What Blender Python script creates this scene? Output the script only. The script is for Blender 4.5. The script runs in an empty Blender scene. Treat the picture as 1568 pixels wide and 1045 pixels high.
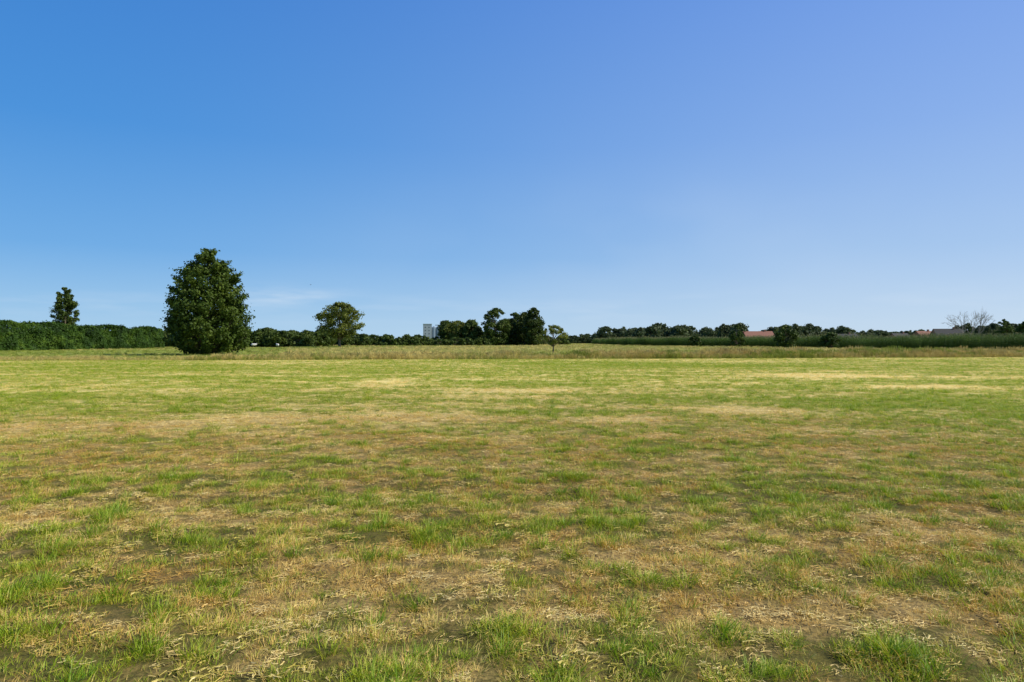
import bpy, math, random
import numpy as np
from mathutils import Vector
R = np.random.default_rng(11)
EYE = 1.65
scene = bpy.context.scene
scene.view_settings.view_transform = 'Standard'
scene.view_settings.look = 'None'
scene.view_settings.exposure = 0

# ------------------------------------------------------------------ noise
def _h(ix, iy, s):
    v = np.sin(ix * 127.1 + iy * 311.7 + s * 74.7) * 43758.5453
    return v - np.floor(v)
def vnoise(x, y, s=0):
    ix = np.floor(x); iy = np.floor(y); fx = x - ix; fy = y - iy
    u = fx * fx * (3 - 2 * fx); v = fy * fy * (3 - 2 * fy)
    a = _h(ix, iy, s); b = _h(ix + 1, iy, s); c = _h(ix, iy + 1, s); d = _h(ix + 1, iy + 1, s)
    return (a * (1 - u) + b * u) * (1 - v) + (c * (1 - u) + d * u) * v
def fbm(x, y, s=0, o=4):
    t = 0; a = 0.5; n = 0
    for i in range(o):
        ang = 0.6 * i + 0.3
        X = x * math.cos(ang) - y * math.sin(ang); Y = x * math.sin(ang) + y * math.cos(ang)
        t = t + a * vnoise(X * 2 ** i, Y * 2 ** i, s + i * 3); n += a; a *= 0.55
    return t / n

def edge(X):
    return 62 + 0.14 * X + 1.2 * (vnoise(X * 0.12, X * 0, 5) - 0.5)

# patches of cut, drying grass and of fresh grass: (x, y, rx, ry, amount)
PATCH = []
def bear(px, py, wpx, hpx, amt):
    Y = EYE * 1045 / (py - 522); X = (px - 784) / 1045 * Y
    ry = abs(EYE * 1045 / (py - hpx - 522) - Y)
    PATCH.append((X, Y, 1.25 * wpx / 1045 * Y, 1.15 * ry, amt * (.68 if amt > 0 else 1)))
for p in [(590,584,38,4,1.0),(760,580,60,3,.5),(800,598,80,4,.7),(400,640,60,6,1.1),(630,637,80,7,1.0),(965,642,50,6,1.1),
          (1150,630,70,6,1.2),(25,655,60,6,.8),(230,652,90,6,.7),(80,686,90,7,.6),(1250,576,80,3,.8),(1410,592,70,3,.9),(1480,578,60,2,.6),
          (440,915,90,40,.5),(1350,930,260,25,.5),(800,930,120,30,.3),(950,740,150,20,.3),(1250,690,150,15,.4),(20,800,60,15,.5),
          (600,870,150,25,.3),(1450,790,120,25,.4),
          (970,558,110,3,-.5),(1460,625,170,16,-.45),(180,600,180,12,-.2),(100,562,200,5,-.2),(480,565,200,5,-.15),(1300,562,200,4,-.25),(80,1010,160,30,-.3),(1240,1000,120,25,-.2),(1200,750,80,20,-.2)]:
    bear(*p)

def dryness(X, Y):
    big = fbm(X * 0.07 + 3, Y * 0.13 + 9, 1, 3)
    mid = fbm(X * 0.5, Y * 1.4, 21, 4)
    fin = fbm(X * 4.0, Y * 5.0, 41, 3)
    ridge = fbm(X * 0.22, Y * 1.1 + X * .05, 33, 3)
    d = 0.47 + 0.35 * (big - .5) + 0.65 * (mid - .5) + 1.35 * (fin - .5) + .9 * (ridge - .5) * np.clip((Y - 6) / 10, 0, 1)
    d = d - 0.04 * np.clip((Y - 22) / 25, 0, 1)
    for (x, y, rx, ry, a) in PATCH:
        wob = 0.3 + 1.4 * fbm(X * 5 / rx, Y * 3 / ry, 77, 4)
        d = d + a * np.exp(-((X - x) / rx) ** 2 - ((Y - y) / ry) ** 2) * wob
    return np.clip(d, 0, 1)
def warmth(X, Y):
    w = 0.45 + 1.0 * (fbm(X * 0.6 + 31, Y * 0.9, 61, 3) - .5) + 0.6 * (fbm(X * 3, Y * 4, 71, 2) - .5)
    w = w + 0.25 * np.exp(-((Y - 8.5) / 4.0) ** 2) - 0.50 * np.clip((Y - 12) / 6, 0, 1)
    return np.clip(w, 0, 1)
def relief(X, Y):
    f = np.clip((60 - np.hypot(X, Y)) / 40, 0, 1)
    return ((fbm(X * 1.6, Y * 1.6, 91, 3) - .5) * 0.08 + (fbm(X * 6, Y * 6, 95, 2) - .5) * 0.05) * f

# ------------------------------------------------------------------ mesh helpers
class MB:
    def __init__(s): s.V = []; s.F = []; s.M = []; s.C = []; s.n = 0
    def add(s, V, F, m=0, c=0.5):
        V = np.asarray(V, float).reshape(-1, 3); F = np.asarray(F, int).reshape(-1, 4)
        s.V.append(V); s.F.append(F + s.n); s.n += len(V)
        s.M.append(np.full(len(F), m)); s.C.append(np.full(len(F), c) if np.isscalar(c) else np.asarray(c))
    def obj(s, name, mats, link=True, smooth=False, loc=None):
        V = np.concatenate(s.V); F = np.concatenate(s.F)
        me = bpy.data.meshes.new(name)
        if loc is not None: V = V - np.array(loc)
        me.vertices.add(len(V)); me.vertices.foreach_set('co', V.astype(np.float32).ravel())
        me.loops.add(F.size); me.loops.foreach_set('vertex_index', F.astype(np.int32).ravel())
        me.polygons.add(len(F)); me.polygons.foreach_set('loop_start', np.arange(0, F.size, 4, dtype=np.int32))
        me.update(calc_edges=True)
        me.polygons.foreach_set('material_index', np.concatenate(s.M).astype(np.int32))
        me.polygons.foreach_set('use_smooth', np.full(len(F), bool(smooth)))
        a = me.attributes.new('bl', 'FLOAT', 'FACE'); a.data.foreach_set('value', np.concatenate(s.C).astype(np.float32))
        for m in mats: me.materials.append(m)
        o = bpy.data.objects.new(name, me)
        if loc is not None: o.location = loc
        if link: scene.collection.objects.link(o)
        return o
def tube(mb, pts, rad, n=6, m=0, c=0.5):
    pts = np.asarray(pts, float); V = []; F = []
    for i, p in enumerate(pts):
        d = pts[min(i + 1, len(pts) - 1)] - pts[max(i - 1, 0)]; d = d / (np.linalg.norm(d) + 1e-9)
        a = np.cross(d, [0.13, 0.99, 0.05]); a /= np.linalg.norm(a) + 1e-9; b = np.cross(d, a)
        for k in range(n):
            t = 2 * math.pi * k / n; V.append(p + rad[i] * (math.cos(t) * a + math.sin(t) * b))
    for i in range(len(pts) - 1):
        for k in range(n):
            F.append((i * n + k, i * n + (k + 1) % n, (i + 1) * n + (k + 1) % n, (i + 1) * n + k))
    mb.add(V, F, m, c)
def box(mb, x0, x1, y0, y1, z0, z1, m=0, c=.5):
    V = [(x0,y0,z0),(x1,y0,z0),(x1,y1,z0),(x0,y1,z0),(x0,y0,z1),(x1,y0,z1),(x1,y1,z1),(x0,y1,z1)]
    F = [(0,3,2,1),(4,5,6,7),(0,1,5,4),(1,2,6,5),(2,3,7,6),(3,0,4,7)]
    mb.add(V, F, m, c)
def unit(a): return a / (np.linalg.norm(a, axis=-1, keepdims=True) + 1e-9)
def leaves(mb, P, N, size, m=1, c=None, aspect=.6):
    n = len(P); N = unit(N); r = unit(R.normal(size=(n, 3)))
    t1 = unit(np.cross(N, r)); t2 = np.cross(N, t1)
    s = (size * R.uniform(.6, 1.35, n))[:, None]
    V = np.stack([P - t1 * s, P + t2 * s * aspect, P + t1 * s, P - t2 * s * aspect], 1).reshape(-1, 3)
    F = np.arange(4 * n).reshape(-1, 4)
    mb.add(V, F, m, R.uniform(0, 1, n) if c is None else c)

# ------------------------------------------------------------------ materials
def newmat(name):
    m = bpy.data.materials.new(name); m.use_nodes = True; nt = m.node_tree; nt.nodes.clear()
    out = nt.nodes.new('ShaderNodeOutputMaterial'); return m, nt, out
def mixc(nt, f, a, b):
    n = nt.nodes.new('ShaderNodeMix'); n.data_type = 'RGBA'
    for sock, v in ((n.inputs[0], f), (n.inputs[6], a), (n.inputs[7], b)):
        if hasattr(v, 'is_output'): nt.links.new(v, sock)
        elif isinstance(v, (int, float)): sock.default_value = v
        else: sock.default_value = (*v, 1)
    return n.outputs[2]
def math_(nt, op, a, b=0.0, c=0.0, clamp=False):
    n = nt.nodes.new('ShaderNodeMath'); n.operation = op; n.use_clamp = clamp
    for i, v in enumerate((a, b, c)):
        if hasattr(v, 'is_output'): nt.links.new(v, n.inputs[i])
        else: n.inputs[i].default_value = v
    return n.outputs[0]
def attr(nt, name, kind='GEOMETRY'):
    n = nt.nodes.new('ShaderNodeAttribute'); n.attribute_name = name; n.attribute_type = kind; return n.outputs['Fac']
def noise(nt, scale, detail=3, sc=(1, 1, 1), rough=.55, off=(0, 0, 0)):
    g = nt.nodes.new('ShaderNodeNewGeometry'); mp = nt.nodes.new('ShaderNodeMapping'); mp.inputs['Scale'].default_value = sc
    mp.inputs['Location'].default_value = off
    nt.links.new(g.outputs['Position'], mp.inputs['Vector'])
    n = nt.nodes.new('ShaderNodeTexNoise'); n.inputs['Scale'].default_value = scale; n.inputs['Detail'].default_value = detail
    n.inputs['Roughness'].default_value = rough
    nt.links.new(mp.outputs[0], n.inputs['Vector']); return n.outputs['Fac']
def remap(nt, v, a, b, c=0., d=1.):
    n = nt.nodes.new('ShaderNodeMapRange'); nt.links.new(v, n.inputs[0])
    for i, k in enumerate((a, b, c, d)): n.inputs[i + 1].default_value = k
    return n.outputs[0]
def leafy_output(nt, out, col, trans=.3, rough=.55, spec=.3):
    p = nt.nodes.new('ShaderNodeBsdfPrincipled'); nt.links.new(col, p.inputs['Base Color'])
    p.inputs['Roughness'].default_value = rough; p.inputs['Specular IOR Level'].default_value = spec
    t = nt.nodes.new('ShaderNodeBsdfTranslucent'); nt.links.new(col, t.inputs['Color'])
    mx = nt.nodes.new('ShaderNodeMixShader'); mx.inputs[0].default_value = trans
    nt.links.new(p.outputs[0], mx.inputs[1]); nt.links.new(t.outputs[0], mx.inputs[2]); nt.links.new(mx.outputs[0], out.inputs[0])
def foliage(name, dark, mid, light, nscale=.6, trans=.3):
    m, nt, out = newmat(name)
    c = attr(nt, 'bl'); n = noise(nt, nscale, 2)
    f = math_(nt, 'ADD', math_(nt, 'MULTIPLY', c, .55), math_(nt, 'MULTIPLY', remap(nt, n, .3, .7), .45))
    a = mixc(nt, remap(nt, f, .1, .55), dark, mid); b = mixc(nt, remap(nt, f, .55, .95), a, light)
    leafy_output(nt, out, b, trans, .6, .2); return m
def plain(name, ca, cb, scale=2, rough=.85, bump=.2):
    m, nt, out = newmat(name)
    col = mixc(nt, remap(nt, noise(nt, scale, 4), .3, .7), ca, cb)
    p = nt.nodes.new('ShaderNodeBsdfPrincipled'); nt.links.new(col, p.inputs['Base Color']); p.inputs['Roughness'].default_value = rough
    b = nt.nodes.new('ShaderNodeBump'); b.inputs['Strength'].default_value = bump; nt.links.new(noise(nt, scale * 6, 3), b.inputs['Height'])
    nt.links.new(b.outputs[0], p.inputs['Normal']); nt.links.new(p.outputs[0], out.inputs[0]); return m
bark = plain('bark', (.10, .075, .05), (.2, .16, .11), 3)
leaf_dark = foliage('leaf_lime', (.028, .055, .006), (.075, .12, .014), (.17, .23, .03))
leaf_mid = foliage('leaf_green', (.04, .065, .010), (.075, .115, .018), (.14, .18, .03), .3)
leaf_olive = foliage('leaf_olive', (.07, .09, .014), (.15, .18, .026), (.26, .27, .05), .5)
leaf_deep = foliage('leaf_deep', (.03, .050, .008), (.055, .085, .013), (.10, .13, .02), .3)
leaf_far_haze = foliage('leaf_far_haze', (.05, .075, .03), (.08, .11, .04), (.13, .16, .055), .1)  # distant foliage, aerial haze put into the colours as a lighter, bluer tint
leaf_hedge = foliage('leaf_hedge', (.016, .042, .004), (.045, .10, .009), (.13, .21, .02), .35)
leaf_maize = foliage('leaf_maize', (.05, .10, .010), (.085, .155, .02), (.15, .23, .04), .3)

def field_mat(name, g1, g2, straw, brown, trans=.3):
    m, nt, out = newmat(name)
    bl = attr(nt, 'bl'); dry = attr(nt, 'dry', 'INSTANCER'); rnd = attr(nt, 'rnd', 'INSTANCER'); warm = attr(nt, 'warm', 'INSTANCER')
    green = mixc(nt, rnd, g1, g2); dc = mixc(nt, warm, straw, brown)
    f = math_(nt, 'MULTIPLY_ADD', math_(nt, 'SUBTRACT', dry, bl), 5.0, .5, True)
    leafy_output(nt, out, mixc(nt, f, green, dc), trans, .5, .35); return m
m_grass = field_mat('grass_blades', (.18, .33, .008), (.50, .54, .03), (.94, .74, .24), (.64, .36, .055), .35)
m_litter = field_mat('cut_straw', (.56, .46, .08), (.62, .51, .11), (.94, .78, .34), (.66, .41, .09), .2)
m_tall = field_mat('tall_grass_blades', (.15, .22, .018), (.32, .36, .04), (.68, .56, .18), (.40, .28, .08))

# ground
def ground_material():
    m, nt, out = newmat('ground')
    dry = attr(nt, 'dry'); warm = attr(nt, 'warm'); zone = attr(nt, 'zone'); far = attr(nt, 'far')
    n1 = noise(nt, 9, 5, (1, 1.3, 1)); n2 = noise(nt, 45, 3); n3 = noise(nt, 1.6, 4, (.6, 1.4, 1), .65)
    dd = math_(nt, 'ADD', dry, math_(nt, 'ADD', math_(nt, 'MULTIPLY', math_(nt, 'SUBTRACT', n1, .5), 1.1), math_(nt, 'MULTIPLY', math_(nt, 'SUBTRACT', n3, .5), .9)), 0, True)
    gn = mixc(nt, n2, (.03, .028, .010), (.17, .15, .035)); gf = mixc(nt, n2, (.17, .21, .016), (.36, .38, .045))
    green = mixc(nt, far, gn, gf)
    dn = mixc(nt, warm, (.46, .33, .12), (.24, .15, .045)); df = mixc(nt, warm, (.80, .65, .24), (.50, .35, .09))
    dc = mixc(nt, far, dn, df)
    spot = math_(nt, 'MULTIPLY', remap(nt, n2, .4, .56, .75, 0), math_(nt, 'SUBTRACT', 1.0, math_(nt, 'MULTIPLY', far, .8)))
    dc = mixc(nt, spot, dc, (.09, .065, .03))
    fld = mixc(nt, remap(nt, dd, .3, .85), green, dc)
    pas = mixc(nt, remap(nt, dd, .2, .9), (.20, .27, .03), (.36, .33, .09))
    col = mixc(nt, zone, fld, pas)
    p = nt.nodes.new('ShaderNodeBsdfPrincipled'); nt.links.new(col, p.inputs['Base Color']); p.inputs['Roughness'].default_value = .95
    p.inputs['Specular IOR Level'].default_value = .1
    b = nt.nodes.new('ShaderNodeBump'); b.inputs['Strength'].default_value = .9; b.inputs['Distance'].default_value = .05
    nt.links.new(n1, b.inputs['Height']); nt.links.new(b.outputs[0], p.inputs['Normal']); nt.links.new(p.outputs[0], out.inputs[0]); return m
u = np.linspace(-1, 1, 761); gx = 3.5 * np.sinh(u * 7.35); gy = 3.5 * np.sinh(u * 7.35) + 6
X, Y = np.meshgrid(gx, gy); n = len(u)
Z = relief(X, Y)
idx = np.arange(n * n).reshape(n, n)
mb = MB(); mb.add(np.stack([X, Y, Z], -1).reshape(-1, 3), np.stack([idx[:-1, :-1], idx[:-1, 1:], idx[1:, 1:], idx[1:, :-1]], -1).reshape(-1, 4))
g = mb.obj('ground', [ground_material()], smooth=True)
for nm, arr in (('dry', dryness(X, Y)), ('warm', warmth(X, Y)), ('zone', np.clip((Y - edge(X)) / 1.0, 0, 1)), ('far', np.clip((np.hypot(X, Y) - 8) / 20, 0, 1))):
    a = g.data.attributes.new(nm, 'FLOAT', 'POINT'); a.data.foreach_set('value', arr.astype(np.float32).ravel())

# ------------------------------------------------------------------ grass
def blades(mb, nb, rad, h, lean, w, seg=3, m=0, droop=.5):
    for i in range(nb):
        a = R.uniform(0, 2 * math.pi); r = rad * math.sqrt(R.uniform()); b = np.array([r * math.cos(a), r * math.sin(a), -.01])
        a2 = a + R.normal() * .8; L = h * R.uniform(.45, 1.15); le = abs(R.normal()) * lean + .1
        d = np.array([math.cos(a2) * math.sin(le), math.sin(a2) * math.sin(le), math.cos(le)])
        out_ = np.array([math.cos(a2), math.sin(a2), 0.]); side = np.array([-math.sin(a2 + .6), math.cos(a2 + .6), 0.])
        V = []
        for k in range(seg + 1):
            t = k / seg; p = b + d * L * t + out_ * L * droop * t * t * .6 - np.array([0, 0, 1.]) * L * droop * .45 * t ** 2.5
            ww = w * (1 - t * .85) * .5; V += [p - side * ww, p + side * ww]
        F = [(2 * k, 2 * k + 1, 2 * k + 3, 2 * k + 2) for k in range(seg)]
        mb.add(V, F, m, R.uniform())
def litter(mb, nb, rad, L, w):
    for i in range(nb):
        a = R.uniform(0, 6.283); q = rad * math.sqrt(R.uniform()); a1 = R.uniform(0, 6.283)
        c = np.array([q * math.cos(a1), q * math.sin(a1), R.uniform(.0, .016)]); l = L * R.uniform(.3, 1.2)
        d = np.array([math.cos(a), math.sin(a), R.normal() * .1]); s = np.array([-math.sin(a), math.cos(a), R.normal() * .5]) * w * .5
        bend = np.array([-math.sin(a), math.cos(a), 0]) * l * R.normal() * .12
        pts = [c - d * l / 2, c + bend, c + d * l / 2]
        V = []
        for p in pts: V += [p - s, p + s]
        mb.add(V, [(0, 1, 3, 2), (2, 3, 5, 4)], 0, R.uniform(0, .9))
def src(name, objs):
    c = bpy.data.collections.new(name)
    for o in objs: c.objects.link(o)
    return c
def scatter(name, P, idx, scl, rot, coll, attrs, tilt=None):
    me = bpy.data.meshes.new(name); me.vertices.add(len(P)); me.vertices.foreach_set('co', P.astype(np.float32).ravel())
    rotv = np.zeros((len(P), 3), np.float32); rotv[:, 2] = rot
    if tilt is not None: rotv[:, :2] = tilt
    a = me.attributes.new('rotv', 'FLOAT_VECTOR', 'POINT'); a.data.foreach_set('vector', rotv.ravel())
    s3 = scl if scl.ndim == 2 else np.repeat(scl[:, None], 3, 1)
    a = me.attributes.new('sclv', 'FLOAT_VECTOR', 'POINT'); a.data.foreach_set('vector', s3.astype(np.float32).ravel())
    a = me.attributes.new('pick', 'INT', 'POINT'); a.data.foreach_set('value', idx.astype(np.int32))
    for k, v in attrs.items():
        a = me.attributes.new(k, 'FLOAT', 'POINT'); a.data.foreach_set('value', v.astype(np.float32))
    o = bpy.data.objects.new(name, me); scene.collection.objects.link(o)
    ng = bpy.data.node_groups.new(name, 'GeometryNodeTree')
    ng.interface.new_socket('Geometry', in_out='INPUT', socket_type='NodeSocketGeometry')
    ng.interface.new_socket('Geometry', in_out='OUTPUT', socket_type='NodeSocketGeometry')
    N = ng.nodes; gi = N.new('NodeGroupInput'); go = N.new('NodeGroupOutput'); iop = N.new('GeometryNodeInstanceOnPoints')
    ci = N.new('GeometryNodeCollectionInfo'); ci.inputs['Collection'].default_value = coll
    ci.inputs['Separate Children'].default_value = True; ci.inputs['Reset Children'].default_value = True
    def na(nm, t):
        q = N.new('GeometryNodeInputNamedAttribute'); q.data_type = t; q.inputs['Name'].default_value = nm; return q.outputs['Attribute']
    L = ng.links; L.new(gi.outputs[0], iop.inputs['Points']); L.new(ci.outputs[0], iop.inputs['Instance'])
    iop.inputs['Pick Instance'].default_value = True
    L.new(na('pick', 'INT'), iop.inputs['Instance Index']); L.new(na('rotv', 'FLOAT_VECTOR'), iop.inputs['Rotation']); L.new(na('sclv', 'FLOAT_VECTOR'), iop.inputs['Scale'])
    L.new(iop.outputs[0], go.inputs[0])
    md = o.modifiers.new('scatter', 'NODES'); md.node_group = ng
    return o

tufts = []
def T(fn, mat):
    b = MB(); fn(b); tufts.append(b.obj('tuft_%02d' % len(tufts), [mat], link=False))
for i in range(4): T(lambda b: blades(b, 20, .04, .070, .42, .0042), m_grass)        # 0-3 short
for i in range(3): T(lambda b: blades(b, 34, .04, .13, .40, .0048, 4), m_grass)      # 4-6 strong green tuft
for i in range(3): T(lambda b: blades(b, 20, .05, .045, .7, .0042, 2), m_grass)      # 7-9 stubble
for i in range(3): T(lambda b: litter(b, 26, .075, .05, .0036), m_litter)            # 10-12 litter
csrc = src('grass_tufts', tufts)
def wedge(dens, d0, d1, N_, tmax=.88):
    dd = np.linspace(d0, d1, 4000); w = dens(dd) * dd; c = np.cumsum(w); c /= c[-1]
    Yp = np.interp(R.uniform(size=N_), c, dd); Xp = R.uniform(-tmax, tmax, N_) * Yp
    return Xp, Yp
Xp, Yp = wedge(lambda d: np.minimum(1, (6 / d) ** 1.3), 1.8, 72, 205000)
clump = np.clip((fbm(Xp * 5.5, Yp * 5.5, 123, 3) - .5) * 1.8 + .5, 0, 1)
k = (Yp < edge(Xp) + .5) & (R.uniform(size=len(Xp)) < np.clip(.25 + 1.1 * clump, 0, 1) * np.where(Yp < 25, 1, .85)); Xp = Xp[k]; Yp = Yp[k]; clump = clump[k]; n = len(Xp)
D = dryness(Xp, Yp); W = warmth(Xp, Yp); r = R.uniform(size=n)
pick = np.where(r < .05 + .30 * D * (1.4 - clump) + .25 * (D > .9) * (Yp > 10), R.integers(10, 13, n), np.where(r < .15 + .45 * D, R.integers(7, 10, n), R.integers(0, 4, n)))
strong = (R.uniform(size=n) < .10 * (1.3 - D)) & (clump > .6)
pick = np.where(strong, R.integers(4, 7, n), pick)
sc = R.uniform(.75, 1.3, n) * (1.15 - .3 * D) * np.where(pick < 10, .5 + 1.0 * clump, 1) * np.clip(.95 + (Yp - 8) * .018, .95, 1.5)
sc = np.where(strong, sc * np.clip(.85 - (Yp - 5) * .01, .5, .85), sc)
dryA = np.clip(D * 1.15 - .04 + R.normal(size=n) * .16 - .3 * strong - .5 * (clump - .5), 0, 1)
scatter('grass', np.stack([Xp, Yp, relief(Xp, Yp)], 1), pick, sc, R.uniform(0, 6.28, n), csrc,
        {'dry': dryA, 'warm': np.clip(W + R.normal(size=n) * .2, 0, 1), 'rnd': np.clip(.5 + R.normal(size=n) * .3 - .2 * strong, 0, 1)})

# tall rough grass at the field margin and pasture behind
tl = []
def stalks(mb, nb, rad, h):
    blades(mb, nb * 2, rad, h * .75, .35, .016, 3, 0, .5)
    for i in range(nb):
        a = R.uniform(0, 6.28); r = rad * math.sqrt(R.uniform()); le = R.normal(size=2) * .12; L = h * R.uniform(.7, 1.2)
        p0 = np.array([r * math.cos(a), r * math.sin(a), 0]); p1 = p0 + np.array([le[0] * L, le[1] * L, L]); s = np.array([.006, .003, 0]); q = np.array([.018, .01, 0])
        pm = p0 * .2 + p1 * .8
        mb.add([p0 - s, p0 + s, pm + s, pm - s], [(0, 1, 2, 3)], 0, R.uniform(0, .3))
        mb.add([pm - q, pm + q, p1 + s, p1 - s], [(0, 1, 2, 3)], 0, R.uniform(0, .2))
for i in range(4):
    b = MB(); stalks(b, 12, .22, .6); tl.append(b.obj('tall_%02d' % i, [m_tall], link=False))
ctall = src('tall_tufts', tl)
n = 20000; Xp = R.uniform(-75, 75, n); wd = 5 + 6 * fbm(Xp * .05, Xp * 0, 9, 2)
Yp = edge(Xp) + .2 + wd * R.uniform(0, 1, n) ** 1.3
hh = .2 + 1.3 * np.clip(fbm(Xp * .3, Yp * .4, 201, 3) - .1, 0, 1)
hh = hh * np.where(Xp < -28, .5, 1) * (.55 + .45 * np.clip((Yp - edge(Xp)) / 3, 0, 1)) * (1 + .4 * np.clip((Xp - 5) / 10, 0, 1))
Dm = np.clip(-.25 + 2.0 * (fbm(Xp * .15, Yp * .4, 211, 3) - .25) + R.normal(size=n) * .15, 0, 1)
scatter('tall_grass', np.stack([Xp, Yp, Xp * 0], 1), R.integers(0, 4, n), hh * R.uniform(.6, 1.15, n), R.uniform(0, 6.28, n), ctall,
        {'dry': Dm, 'warm': np.clip(.3 + .25 * (Xp > 5) + R.normal(size=n) * .3, 0, 1), 'rnd': R.uniform(0, 1, n)})
Xp, Yp = wedge(lambda d: (80 / d) ** 1.2, 66, 380, 32000, .85)
k = (Yp > edge(Xp) + 4) & ~((Xp > 40 + 0) & (Xp > 86 - (Yp - 115) * .42 - 1) & (Yp > 100)); Xp = Xp[k]; Yp = Yp[k]; n = len(Xp)
hp = (.2 + .55 * fbm(Xp * .06, Yp * .05, 301, 3)) * np.where(Xp < -.33 * Yp, .55, 1)
s3 = np.stack([np.clip(Yp / 90, 1, 2.5)] * 2 + [hp * 1.1], 1) * R.uniform(.7, 1.2, n)[:, None]
Dp = np.clip(.0 + 1.3 * (fbm(Xp * .05, Yp * .04, 311, 3) - .3) + R.normal(size=n) * .12 - .25 * (Xp < -.33 * Yp), 0, 1)
scatter('pasture_grass', np.stack([Xp, Yp, Xp * 0], 1), R.integers(0, 4, n), s3, R.uniform(0, 6.28, n), ctall,
        {'dry': Dp, 'warm': np.clip(.2 + R.normal(size=n) * .25, 0, 1), 'rnd': R.uniform(size=n)})

# ------------------------------------------------------------------ trees
ROUND = [(0, .12), (.08, .28), (.25, .42), (.5, .48), (.75, .40), (.92, .24), (1, .06)]
DENSE = [(0, .26), (.12, .36), (.35, .42), (.6, .40), (.8, .32), (.94, .18), (1, .05)]
POPLAR = [(0, .20), (.2, .25), (.5, .26), (.75, .22), (.9, .14), (1, .04)]
BUSH = [(0, .44), (.2, .48), (.5, .46), (.75, .36), (.92, .2), (1, .06)]
def add_tree(mb, x, y, H, Wd, base, prof, nc, lpc, ls, cr, tr, bark_i=0, leaf_i=1, up=.0, inner=.5, lobe=1.):
    hs = [p[0] for p in prof]; rs = np.array([p[1] for p in prof]); rs = rs / rs.max() * Wd / 2
    ch = H - base
    o = np.array([x, y, 0.])
    hgt = []
    while len(hgt) < nc:
        h = R.uniform(0, 1)
        if R.uniform() < (np.interp(h, hs, rs) / rs.max()) * .9 + .1: hgt.append(h)
    hgt = np.array(hgt); hgt[0] = 1; hgt[1] = .97; ang = R.uniform(0, 6.283, nc)
    rl = np.interp(hgt, hs, rs)
    c = cr * R.uniform(.5, 1.4, nc) * (.38 + .62 * rl / rs.max())
    lob = 1 + lobe * (.13 * np.sin(ang * 3 + R.uniform(0, 6)) + .1 * np.sin(hgt * 9 + ang * 2 + R.uniform(0, 6)))
    rr = np.maximum(rl * lob - c * (.65 + .45 * up), 0.02) * (1 - inner * R.uniform(0, 1, nc) ** 2)
    z = base + np.clip(hgt * ch, c * .5, ch - c * (.55 + .55 * up))
    C = np.stack([np.cos(ang) * rr, np.sin(ang) * rr, z], 1) + o
    cc = R.uniform(0, 1, nc)
    top = base + ch * .85
    lean = R.normal(size=2) * .015 * H
    tp = [o + np.array([lean[0] * t, lean[1] * t, t * top]) for t in (0, .03, .25, .5, .75, 1)]
    tube(mb, tp, [tr * 1.5, tr * 1.1, tr * .9, tr * .65, tr * .35, tr * .08], 8, bark_i)
    for i in range(0, nc, max(1, nc // 45)):
        zb = max(base * .7, z[i] - rr[i] * R.uniform(.5, 1.0) - .1 * ch); zb = min(zb, top * .9)
        a = o + np.array([lean[0] * zb / top, lean[1] * zb / top, zb]); e = C[i]; mid = (a + e) / 2 + np.array([0, 0, -.05 * H * (1 if up else -.3)])
        r0 = tr * .42 * (1 - .6 * zb / top)
        tube(mb, [a, a * .5 + mid * .5 + [0, 0, .01 * H], mid, e], [r0, r0 * .8, r0 * .55, r0 * .15], 5, bark_i)
        for _ in range(2):
            q = e + R.normal(size=3) * c[i] * .6; tube(mb, [mid * .4 + e * .6, q], [r0 * .3, r0 * .08], 4, bark_i)
    cid = np.repeat(np.arange(nc), lpc); n = len(cid)
    d = unit(R.normal(size=(n, 3))); rad = c[cid] * R.uniform(0, 1, n) ** .45 * (1 + .35 * R.normal(size=n).clip(-1, 1) * .5)
    off = d * rad[:, None]; off[:, 2] *= .7
    if up:
        outw = np.stack([np.cos(ang), np.sin(ang), np.full(nc, .8)], 1)[cid]
        off = off + outw * ((d * unit(outw)).sum(1, keepdims=True)) * rad[:, None] * up
    P = C[cid] + off; P[:, 2] = np.maximum(P[:, 2], .12)
    N = d + R.normal(size=(n, 3)) * .6 + np.array([0, 0, .45])
    leaves(mb, P, N, ls, leaf_i, np.clip(.6 * cc[cid] + .4 * R.uniform(size=n), 0, 1))
def bx(px, Y): return (px - 784) / 1045 * Y
def tree(name, px, Y, topy, wpx, base, prof=ROUND, nc=60, lpc=110, ls=.3, cr=None, tr=.25, mat=None, up=0, inner=.5, lobe=1.):
    H = EYE + (522 - topy) / 1045 * Y; Wd = wpx / 1045 * Y; mb = MB(); x = bx(px, Y)
    add_tree(mb, x, Y, H, Wd, base, prof, nc, lpc, ls, cr or Wd * .14, tr, 0, 1, up, inner, lobe)
    return mb.obj(name, [bark, mat or leaf_mid], loc=(x, Y, 0))
BIG = [(0, .28), (.06, .36), (.16, .40), (.27, .42), (.4, .39), (.55, .35), (.7, .30), (.84, .21), (.94, .11), (1, .01)]
tree('lime_tree', 318, 82, 381, 130, .35, BIG, 430, 110, .16, .75, .32, leaf_dark, .8, .6, .65)
tree('poplar_tree', 99, 175, 440, 37, 3.0, POPLAR, 120, 105, .22, .8, .25, leaf_mid, .3, .5, .2)
OAK = [(0, .22), (.15, .40), (.4, .5), (.65, .46), (.85, .32), (1, .1)]
tree('field_maple_tree', 520, 180, 463, 80, 2.6, OAK, 100, 110, .26, 1.6, .35, leaf_olive, 0, .75, .6)
tree('young_ash_tree', 847, 91, 498, 46, 1.2, OAK, 40, 80, .10, .5, .09, leaf_olive, 0, .3)
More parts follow.
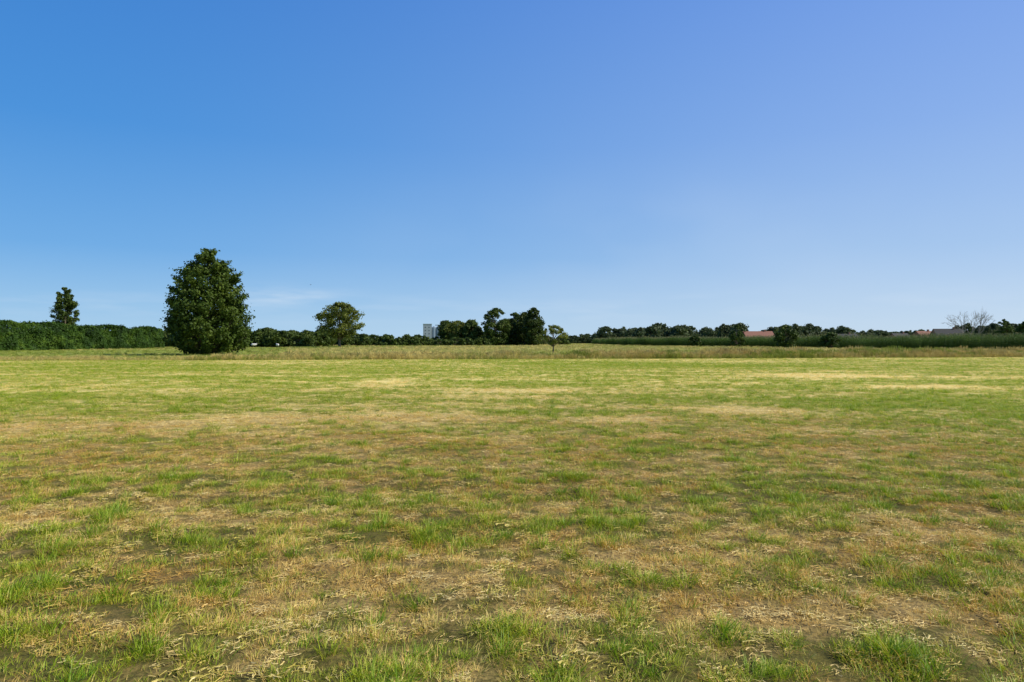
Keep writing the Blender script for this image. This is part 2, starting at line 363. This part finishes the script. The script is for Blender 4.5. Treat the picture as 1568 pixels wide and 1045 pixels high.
for px, Y, ty, w, b, pr, mt in [(703,250,491,46,1,ROUND,leaf_olive),(683,255,491,26,2,ROUND,leaf_mid),(724,245,490,30,.6,ROUND,leaf_mid),
        (759,240,472,40,.4,DENSE,leaf_mid),(788,255,479,34,.4,DENSE,leaf_mid),(803,248,478,34,.4,DENSE,leaf_deep),(817,240,471,30,.4,DENSE,leaf_deep)]:
    tree('broadleaf_tree', px, Y, ty, w + 5, b, pr, 110, 85, .34, 1.4, .25, mt, 0, .6, .4)
tree('broadleaf_tree', 1537, 200, 489, 26, .8, ROUND, 50, 80, .25, None, .2, leaf_mid)
tree('broadleaf_tree', 1572, 210, 492, 30, .8, ROUND, 60, 90, .28, None, .2, leaf_mid)
for px, Y, ty, w in [(1128,170,498,26),(1203,160,498,38),(1272,150,509,32),(1064,190,514,20)]:
    tree('field_edge_tree', px, Y, ty, w, .1, DENSE, 50, 100, .22, None, .18, leaf_mid)

# leafless dying tree
def bare(name, px, Y, topy):
    H = EYE + (522 - topy) / 1045 * Y; mb = MB(); x = bx(px, Y); o = np.array([x, Y, 0.])
    def br(p, d, L, r, lv):
        q = p + d * L; m = (p + q) / 2 + R.normal(size=3) * L * .06
        tube(mb, [p, m, q], [r, r * .8, r * .55], 5)
        if lv == 0: return
        for _ in range(3):
            nd = unit(d + R.normal(size=3) * .38 + np.array([0, 0, .12])); br(q, nd, L * R.uniform(.55, .8), r * .55, lv - 1)
    for k in range(6):
        a = k * 1.05; d = unit(np.array([math.cos(a) * .6, math.sin(a) * .6, 1])); br(o + d * .1, d, H * .38, .17, 4)
    mb.obj(name, [plain('grey_bark', (.18, .15, .13), (.28, .24, .21), 3)], loc=(x, Y, 0))
bare('leafless_tree', 1487, 230, 476)

# distant woodland rows
mb = MB()
def row(x0, x1, Y, t0, t1, step, w, li=1):
    px = x0
    while px < x1:
        yy = Y * R.uniform(.94, 1.06); ty = R.uniform(t0, t1); H = EYE + (522 - ty) / 1045 * yy; Wd = w * R.uniform(.8, 1.5) / 1045 * yy
        c_ = min(Wd * .2, H * .2)
        add_tree(mb, bx(px, yy), yy, H, Wd, 0., DENSE if R.uniform() < .4 else BUSH, 44, 44, max(.3, Wd * .055), c_ * 1.25, .2, 0, li, 0, .7, .6)
        px += step * R.uniform(.5, 1.2)
row(868, 925, 480, 511, 516, 7, 16); row(918, 970, 420, 499, 508, 8, 24); row(972, 1062, 380, 494, 503, 9, 28)
row(1060, 1080, 450, 509, 515, 7, 16); row(1080, 1110, 420, 499, 507, 7, 20); row(1108, 1138, 330, 494, 504, 9, 26); row(1180, 1240, 340, 492, 502, 9, 28)
row(1235, 1310, 380, 498, 508, 8, 22); row(1300, 1360, 420, 504, 511, 8, 20); row(1350, 1412, 450, 505, 511, 8, 20); row(1465, 1520, 300, 494, 504, 9, 22); row(1520, 1640, 320, 495, 505, 9, 24)
row(1090, 1640, 460, 505, 512, 9, 22)
row(40, 260, 330, 505, 509, 14, 24)
mb.obj('distant_trees', [bark, leaf_far_haze])
mb = MB()
row(550, 650, 230, 510, 518, 9, 24); row(655, 745, 240, 513, 519, 9, 22); row(738, 832, 270, 505, 512, 12, 26); row(480, 560, 230, 509, 516, 9, 26); row(832, 870, 300, 512, 517, 9, 16)
row(205, 420, 195, 502, 509, 10, 28); row(395, 500, 195, 504, 510, 8, 26)
mb.obj('bushes', [bark, leaf_mid])

# clipped hedge on the left
mb = MB()
A = np.array([-89., 78.]); B = np.array([-81.5, 158.]); Ld = np.linalg.norm(B - A); dr = (B - A) / Ld; nr = np.array([dr[1], -dr[0]])
n = 80000; s = R.uniform(0, Ld, n); hN = 4.6 + .9 * (fbm(s * .3, s * 0, 400, 4) - .5) * 2
q = R.uniform(size=n); face = q < .75
dep = np.where(face, np.abs(R.normal(size=n)) * .25, R.uniform(0, 2.2, n)); zz = np.where(face, R.uniform(0, 1, n) ** .9 * hN, hN - np.abs(R.normal(size=n)) * .25 + (R.uniform(size=n) < .15) * R.uniform(0, .35, n))
bul = 2.2 * fbm(s * .35, zz * .5, 410, 4) - .7 - .25 * (zz / 4.7) ** 3
pos = A[None] + dr[None] * s[:, None] + nr[None] * (1.0 + bul - dep)[:, None]
P = np.column_stack([pos, zz + R.normal(size=n) * .08]); N = np.column_stack([np.where(face, nr[0], 0), np.where(face, nr[1], 0), np.where(face, .4, 1)]) + R.normal(size=(n, 3)) * .5
leaves(mb, P, N, .17, 1, np.clip(.5 * R.uniform(size=n) + 2.0 * fbm(s * .5, zz * .8, 420, 3) - .8, 0, 1))
V = []
for p, w in ((A, .5), (B, .5)):
    for sg in (1, -1):
        for z in (0, 3.7):
            e = p + nr * (w if sg > 0 else -1.2); V.append((e[0], e[1], z))
mb.add(V, [(0, 1, 5, 4), (2, 6, 7, 3), (1, 3, 7, 5), (0, 2, 3, 1), (4, 5, 7, 6), (0, 4, 6, 2)], 1, 0.0)
mb.obj('hedge', [bark, leaf_hedge])

# ------------------------------------------------------------------ maize field
ml = []
m_tassel = plain('maize_tassel', (.26, .25, .08), (.38, .34, .13), 3)
for i in range(4):
    b = MB(); H = 2.35; tube(b, [(0, 0, 0), (0.02, 0, H * .5), (0, .02, H)], [.018, .014, .007], 5, 0, .6)
    for kf in range(11):
        z = .3 + kf * .19; a = kf * math.pi + R.normal() * .5; L = .75 - .03 * abs(kf - 5); w = .085
        o_ = np.array([math.cos(a), math.sin(a), 0]); sd = np.array([-math.sin(a), math.cos(a), 0]); V = []
        for t in (0, .3, .65, 1):
            p = np.array([0, 0, z]) + o_ * L * t * .85 + np.array([0, 0, L * (.75 * t - .95 * t * t)]); ww = w * (1 - t) ** .5 * .5 + .004
            V += [p - sd * ww, p + sd * ww]
        b.add(V, [(0, 1, 3, 2), (2, 3, 5, 4), (4, 5, 7, 6)], 0, R.uniform())
    for kf in range(5):
        a = R.uniform(0, 6.28); tube(b, [(0, 0, H), (math.cos(a) * .08, math.sin(a) * .08, H + .22)], [.012, .006], 3, 1)
    ml.append(b.obj('maize_%d' % i, [leaf_maize, m_tassel], link=False))
cm = src('maize_plants', ml)
pts = []
A = np.array([98., 90.]); B = np.array([42., 235.]); C2 = np.array([39., 330.])
for (p, q) in ((A, B), (B, C2)):
    L = np.linalg.norm(q - p); d = (q - p) / L; nn = np.array([d[1], -d[0]]);  nn = nn if nn[0] > 0 else -nn
    for rw in range(14):
        cnt = int(L / .24); s = np.arange(cnt) * .24 + R.normal(size=cnt) * .05
        w = rw * .75 + R.normal(size=cnt) * .07; pts.append(p + d * s[:, None] + nn * w[:, None])
P = np.concatenate(pts); P = P[R.uniform(size=len(P)) > .06]; n = len(P)
sc = (1.06 + .3 * (fbm(P[:, 0] * .15, P[:, 1] * .15, 501, 3) - .5) * 2) * R.uniform(.86, 1.1, n)
scatter('maize_field', np.column_stack([P, np.zeros(n)]), R.integers(0, 4, n), sc, R.uniform(0, 6.28, n), cm, {}, R.normal(size=(n, 2)) * .05)

# ------------------------------------------------------------------ buildings
m_brick = plain('brick', (.26, .12, .08), (.34, .17, .11), 4)
m_roofr = plain('red_tiles', (.20, .085, .055), (.28, .125, .085), 3)
m_roofd = plain('slate', (.025, .025, .026), (.045, .045, .045), 3)
m_conc = plain('pale_concrete', (.36, .40, .43), (.42, .46, .50), .2)
m_conc2 = plain('grey_cladding', (.20, .27, .35), (.26, .33, .41), .2)
m_glass = plain('window_glass', (.02, .025, .03), (.04, .05, .06), 1, .1, 0)
m_white = plain('white_frame', (.7, .7, .68), (.8, .8, .78), 2)
def part(par, name, fn, mats):
    b = MB(); fn(b); o = b.obj(name, mats); o.parent = par; return o
def empty(name, loc, rz=0):
    e = bpy.data.objects.new(name, None); e.location = loc; e.rotation_euler = (0, 0, rz); scene.collection.objects.link(e); return e
def house(name, px, Y, L, Wd, wh, rh, rz, wall, roof):
    e = empty(name, (bx(px, Y), Y, 0), rz); l = L / 2; w = Wd / 2
    def walls(b):
        V = [(-l,-w,0),(l,-w,0),(l,w,0),(-l,w,0),(-l,-w,wh),(l,-w,wh),(l,w,wh),(-l,w,wh)]
        b.add(V, [(0,1,5,4),(2,3,7,6),(1,2,6,5),(3,0,4,7)])
        b.add([(-l,-w,wh),(-l,0,wh+rh-.05),(-l,w,wh),(-l,0,wh)], [(0,1,2,3)]); b.add([(l,-w,wh),(l,0,wh),(l,w,wh),(l,0,wh+rh-.05)], [(0,1,2,3)])
    part(e, 'walls', walls, [wall])
    def rf(b):
        for s in (1, -1):
            y0 = s * (w + .4); z0 = wh - .4 * rh / w; t = .18
            V = [(-l-.3,y0,z0),(l+.3,y0,z0),(l+.3,0,wh+rh),(-l-.3,0,wh+rh)]; V += [(a,b_,c+t) for a,b_,c in V]
            b.add(V, [(0,1,2,3),(4,5,6,7),(0,1,5,4),(1,2,6,5),(3,0,4,7)])
    part(e, 'roof', rf, [roof])
    part(e, 'chimney', lambda b: box(b, l*.5-.35, l*.5+.35, -.35, .35, wh+rh*.6, wh+rh+.9), [wall])
    def win(b):
        x = -l + 1.5
        while x < l - 1.5: box(b, x, x + 1.1, -w - .03, -w + .05, .9, 2.2); x += 3
    part(e, 'windows', win, [m_glass]); part(e, 'door', lambda b: box(b, -.5, .5, -w-.05, -w+.05, 0, 2.05), [m_white])
house('brick_farmhouse', 1160, 315, 13.5, 8, 2.7, 3.3, .1, m_brick, m_roofr)
house('brick_farmhouse', 1450, 290, 10.5, 9, 2.9, 3.8, -.15, m_brick, m_roofd)
house('brick_house', 1415, 310, 8, 8, 2.8, 3.2, .2, m_brick, m_roofr)
house('brick_barn', 1290, 330, 14, 9, 2.7, 2.2, .15, m_brick, m_roofd)
house('brick_house', 1377, 360, 9, 8, 2.7, 2.9, .2, m_brick, m_roofd)
# grain silo complex
Y = 640; e = empty('grain_silo', (bx(658, Y), Y, 0), .15)
def tower(b):
    box(b, -6, 1.8, -5, 5, 0, 17.2); box(b, -6.2, 2.0, -5.2, 5.2, 17.2, 17.7)
part(e, 'tower', tower, [m_conc])
def bins(b):
    for i in range(2): tube(b, [(3.9 + i * 3.9, -1, 0), (3.9 + i * 3.9, -1, 14.5 ), (3.9 + i * 3.9, -1, 15.6)], [1.93, 1.93, .5], 20)
    box(b, 1.85, 8.5, 1.5, 4.5, 0, 12)
part(e, 'bins', bins, [m_conc2])
part(e, 'elevator', lambda b: (box(b, 9.8, 12.2, -1, 1, 0, 18.5), box(b, 5, 9.75, -.4, .4, 16.2, 16.9)), [m_conc2])
def sw(b):
    for z in range(2, 16, 3):
        for x in (-4.6, -1.2): box(b, x, x + .9, -5.06, -4.98, z, z + .8)
part(e, 'windows', sw, [m_glass])

# ------------------------------------------------------------------ sheep and bird
m_wool = plain('wool', (.62, .6, .55), (.78, .76, .70), 12, .95, .6); m_face = plain('dark_face', (.03, .028, .025), (.06, .05, .045), 8)
def sheep(px, Y, rz):
    mb = MB()
    tube(mb, [(-.56,0,.66),(-.5,0,.68),(-.3,0,.66),(0,0,.63),(.3,0,.66),(.46,0,.72),(.6,0,.84),(.68,0,.92)], [.05,.2,.27,.28,.26,.2,.13,.08], 14)
    tube(mb, [(.60,0,.95),(.70,0,.96),(.82,0,.90),(.9,0,.84),(.92,0,.83)], [.05,.095,.075,.05,.02], 10, 1)
    for s in (1, -1): tube(mb, [(.66,.07*s,.98),(.63,.16*s,.97),(.62,.2*s,.94)], [.03,.035,.01], 5, 1)
    for s in (.11, -.11):
        tube(mb, [(.36,s,.6),(.35,s,.4),(.38,s,.28),(.36,s,.03),(.38,s,0)], [.09,.05,.035,.028,.035], 7, 1)
        tube(mb, [(-.4,s,.65),(-.33,s,.45),(-.46,s,.27),(-.42,s,.04),(-.40,s,0)], [.13,.08,.035,.028,.035], 7, 1)
    tube(mb, [(-.54,0,.74),(-.62,0,.66),(-.63,0,.5)], [.04,.045,.02], 6)
    o = mb.obj('sheep', [m_wool, m_face], smooth=True); o.location = (bx(px, Y), Y, 0); o.rotation_euler = (0, 0, rz); o.scale = (1.1,) * 3
sheep(389, 178, .3); sheep(425, 165, 2.2)
mb = MB()
tube(mb, [(-.2,0,0),(-.12,0,0),(-.02,0,.0),(.08,0,.01),(.13,0,.02),(.17,0,.01)], [.012,.03,.042,.032,.024,.004], 8)
for s in (1, -1):
    mb.add([(.06,.02*s,.02),(-.06,.02*s,.02),(-.04,.16*s,.10),(.07,.15*s,.10)], [(0,1,2,3)]); mb.add([(.07,.15*s,.10),(-.04,.16*s,.10),(-.07,.34*s,.06),(-.04,.34*s,.06)], [(0,1,2,3)])
mb.add([(-.18,.01,0),(-.18,-.01,0),(-.28,-.04,0),(-.28,.04,0)], [(0,1,2,3)])
o = mb.obj('bird', [m_face]); o.location = (bx(476, 170), 170, EYE + 86 / 1045 * 170); o.rotation_euler = (.2, 0, .6)

# ------------------------------------------------------------------ light, sky, camera
AZ = math.radians(92); EL = math.radians(45)
sd = Vector((math.sin(AZ) * math.cos(EL), math.cos(AZ) * math.cos(EL), math.sin(EL)))
ld = bpy.data.lights.new('sun', 'SUN'); ld.energy = 5.0; ld.angle = math.radians(.5); ld.color = (1, .94, .80)
lo = bpy.data.objects.new('sun', ld); lo.rotation_euler = sd.to_track_quat('Z', 'Y').to_euler(); scene.collection.objects.link(lo)
w = bpy.data.worlds.new('World'); scene.world = w; w.use_nodes = True; nt = w.node_tree; nt.nodes.clear()
wo = nt.nodes.new('ShaderNodeOutputWorld'); bg = nt.nodes.new('ShaderNodeBackground'); bg.inputs[1].default_value = .1
sky = nt.nodes.new('ShaderNodeTexSky'); sky.sky_type = 'NISHITA'; sky.sun_disc = False; sky.sun_elevation = EL; sky.sun_rotation = AZ
sky.air_density = 1.0; sky.dust_density = .3; sky.ozone_density = 3.0
tc = nt.nodes.new('ShaderNodeTexCoord'); sp = nt.nodes.new('ShaderNodeSeparateXYZ'); nt.links.new(tc.outputs['Generated'], sp.inputs[0])
def ramp(fac, stops):
    r_ = nt.nodes.new('ShaderNodeValToRGB'); nt.links.new(fac, r_.inputs[0]); el = r_.color_ramp.elements
    while len(el) < len(stops): el.new(.5)
    for e_, (p, c) in zip(el, stops):
        e_.position = p; e_.color = (*[((v / 255 + .055) / 1.055) ** 2.4 for v in c], 1)
    return r_.outputs[0]
zc = sp.outputs[2]
away = ramp(zc, [(0, (170,209,240)), (.05, (146,194,236)), (.12, (107,171,231)), (.27, (71,147,222)), (.45, (58,130,212)), (.75, (32,84,160)), (1, (25,70,140))])
toward = ramp(zc, [(0, (202,223,243)), (.05, (190,214,242)), (.12, (170,201,240)), (.27, (145,181,240)), (.45, (122,163,238)), (.75, (70,110,195)), (1, (40,80,160))])
az = nt.nodes.new('ShaderNodeMapRange'); az.interpolation_type = 'SMOOTHSTEP'; nt.links.new(sp.outputs[0], az.inputs[0]); az.inputs[1].default_value = -.65; az.inputs[2].default_value = .85
clear = mixc(nt, az.outputs[0], away, toward)
sc10 = nt.nodes.new('ShaderNodeVectorMath'); sc10.operation = 'SCALE'; sc10.inputs['Scale'].default_value = 10.0; nt.links.new(clear, sc10.inputs[0])
base_sky = mixc(nt, .9, sky.outputs[0], sc10.outputs[0])
# thin cirrus wisp low over the left horizon, faint veil higher up
def cnoise(sc, det):
    mp = nt.nodes.new('ShaderNodeMapping'); mp.inputs['Scale'].default_value = sc; nt.links.new(tc.outputs['Generated'], mp.inputs['Vector'])
    nz = nt.nodes.new('ShaderNodeTexNoise'); nz.inputs['Scale'].default_value = 1.0; nz.inputs['Detail'].default_value = det; nt.links.new(mp.outputs[0], nz.inputs['Vector']); return nz.outputs['Fac']
def gauss(v, c, s):
    t = math_(nt, 'DIVIDE', math_(nt, 'SUBTRACT', v, c), s); return math_(nt, 'EXPONENT', math_(nt, 'MULTIPLY', math_(nt, 'MULTIPLY', t, t), -1.0))
msk = math_(nt, 'MULTIPLY', gauss(sp.outputs[0], -.32, .07), gauss(zc, .062, .012))
msk = math_(nt, 'MULTIPLY', msk, remap(nt, cnoise((9, 9, 60), 6), .4, .75, 0, .6))
veil = math_(nt, 'MULTIPLY', math_(nt, 'MULTIPLY', gauss(zc, .12, .1), gauss(sp.outputs[0], .2, .35)), remap(nt, cnoise((2.5, 2.5, 5), 3), .4, .75, 0, .22))
low = math_(nt, 'MULTIPLY', gauss(zc, .045, .02), remap(nt, cnoise((6, 6, 45), 5), .48, .8, 0, .3))
col = mixc(nt, msk, base_sky, (7.5, 8.3, 9.2)); col = mixc(nt, veil, col, (7.0, 8.0, 9.2)); col = mixc(nt, low, col, (7.0, 8.0, 9.2))
nt.links.new(col, bg.inputs[0]); nt.links.new(bg.outputs[0], wo.inputs[0])
cd = bpy.data.cameras.new('camera'); cd.lens = 24; cd.sensor_width = 36; cd.clip_end = 6000; cd.clip_start = .05
co = bpy.data.objects.new('camera', cd); co.location = (0, 0, EYE); co.rotation_euler = (math.radians(90), 0, 0); scene.collection.objects.link(co)
scene.camera = co
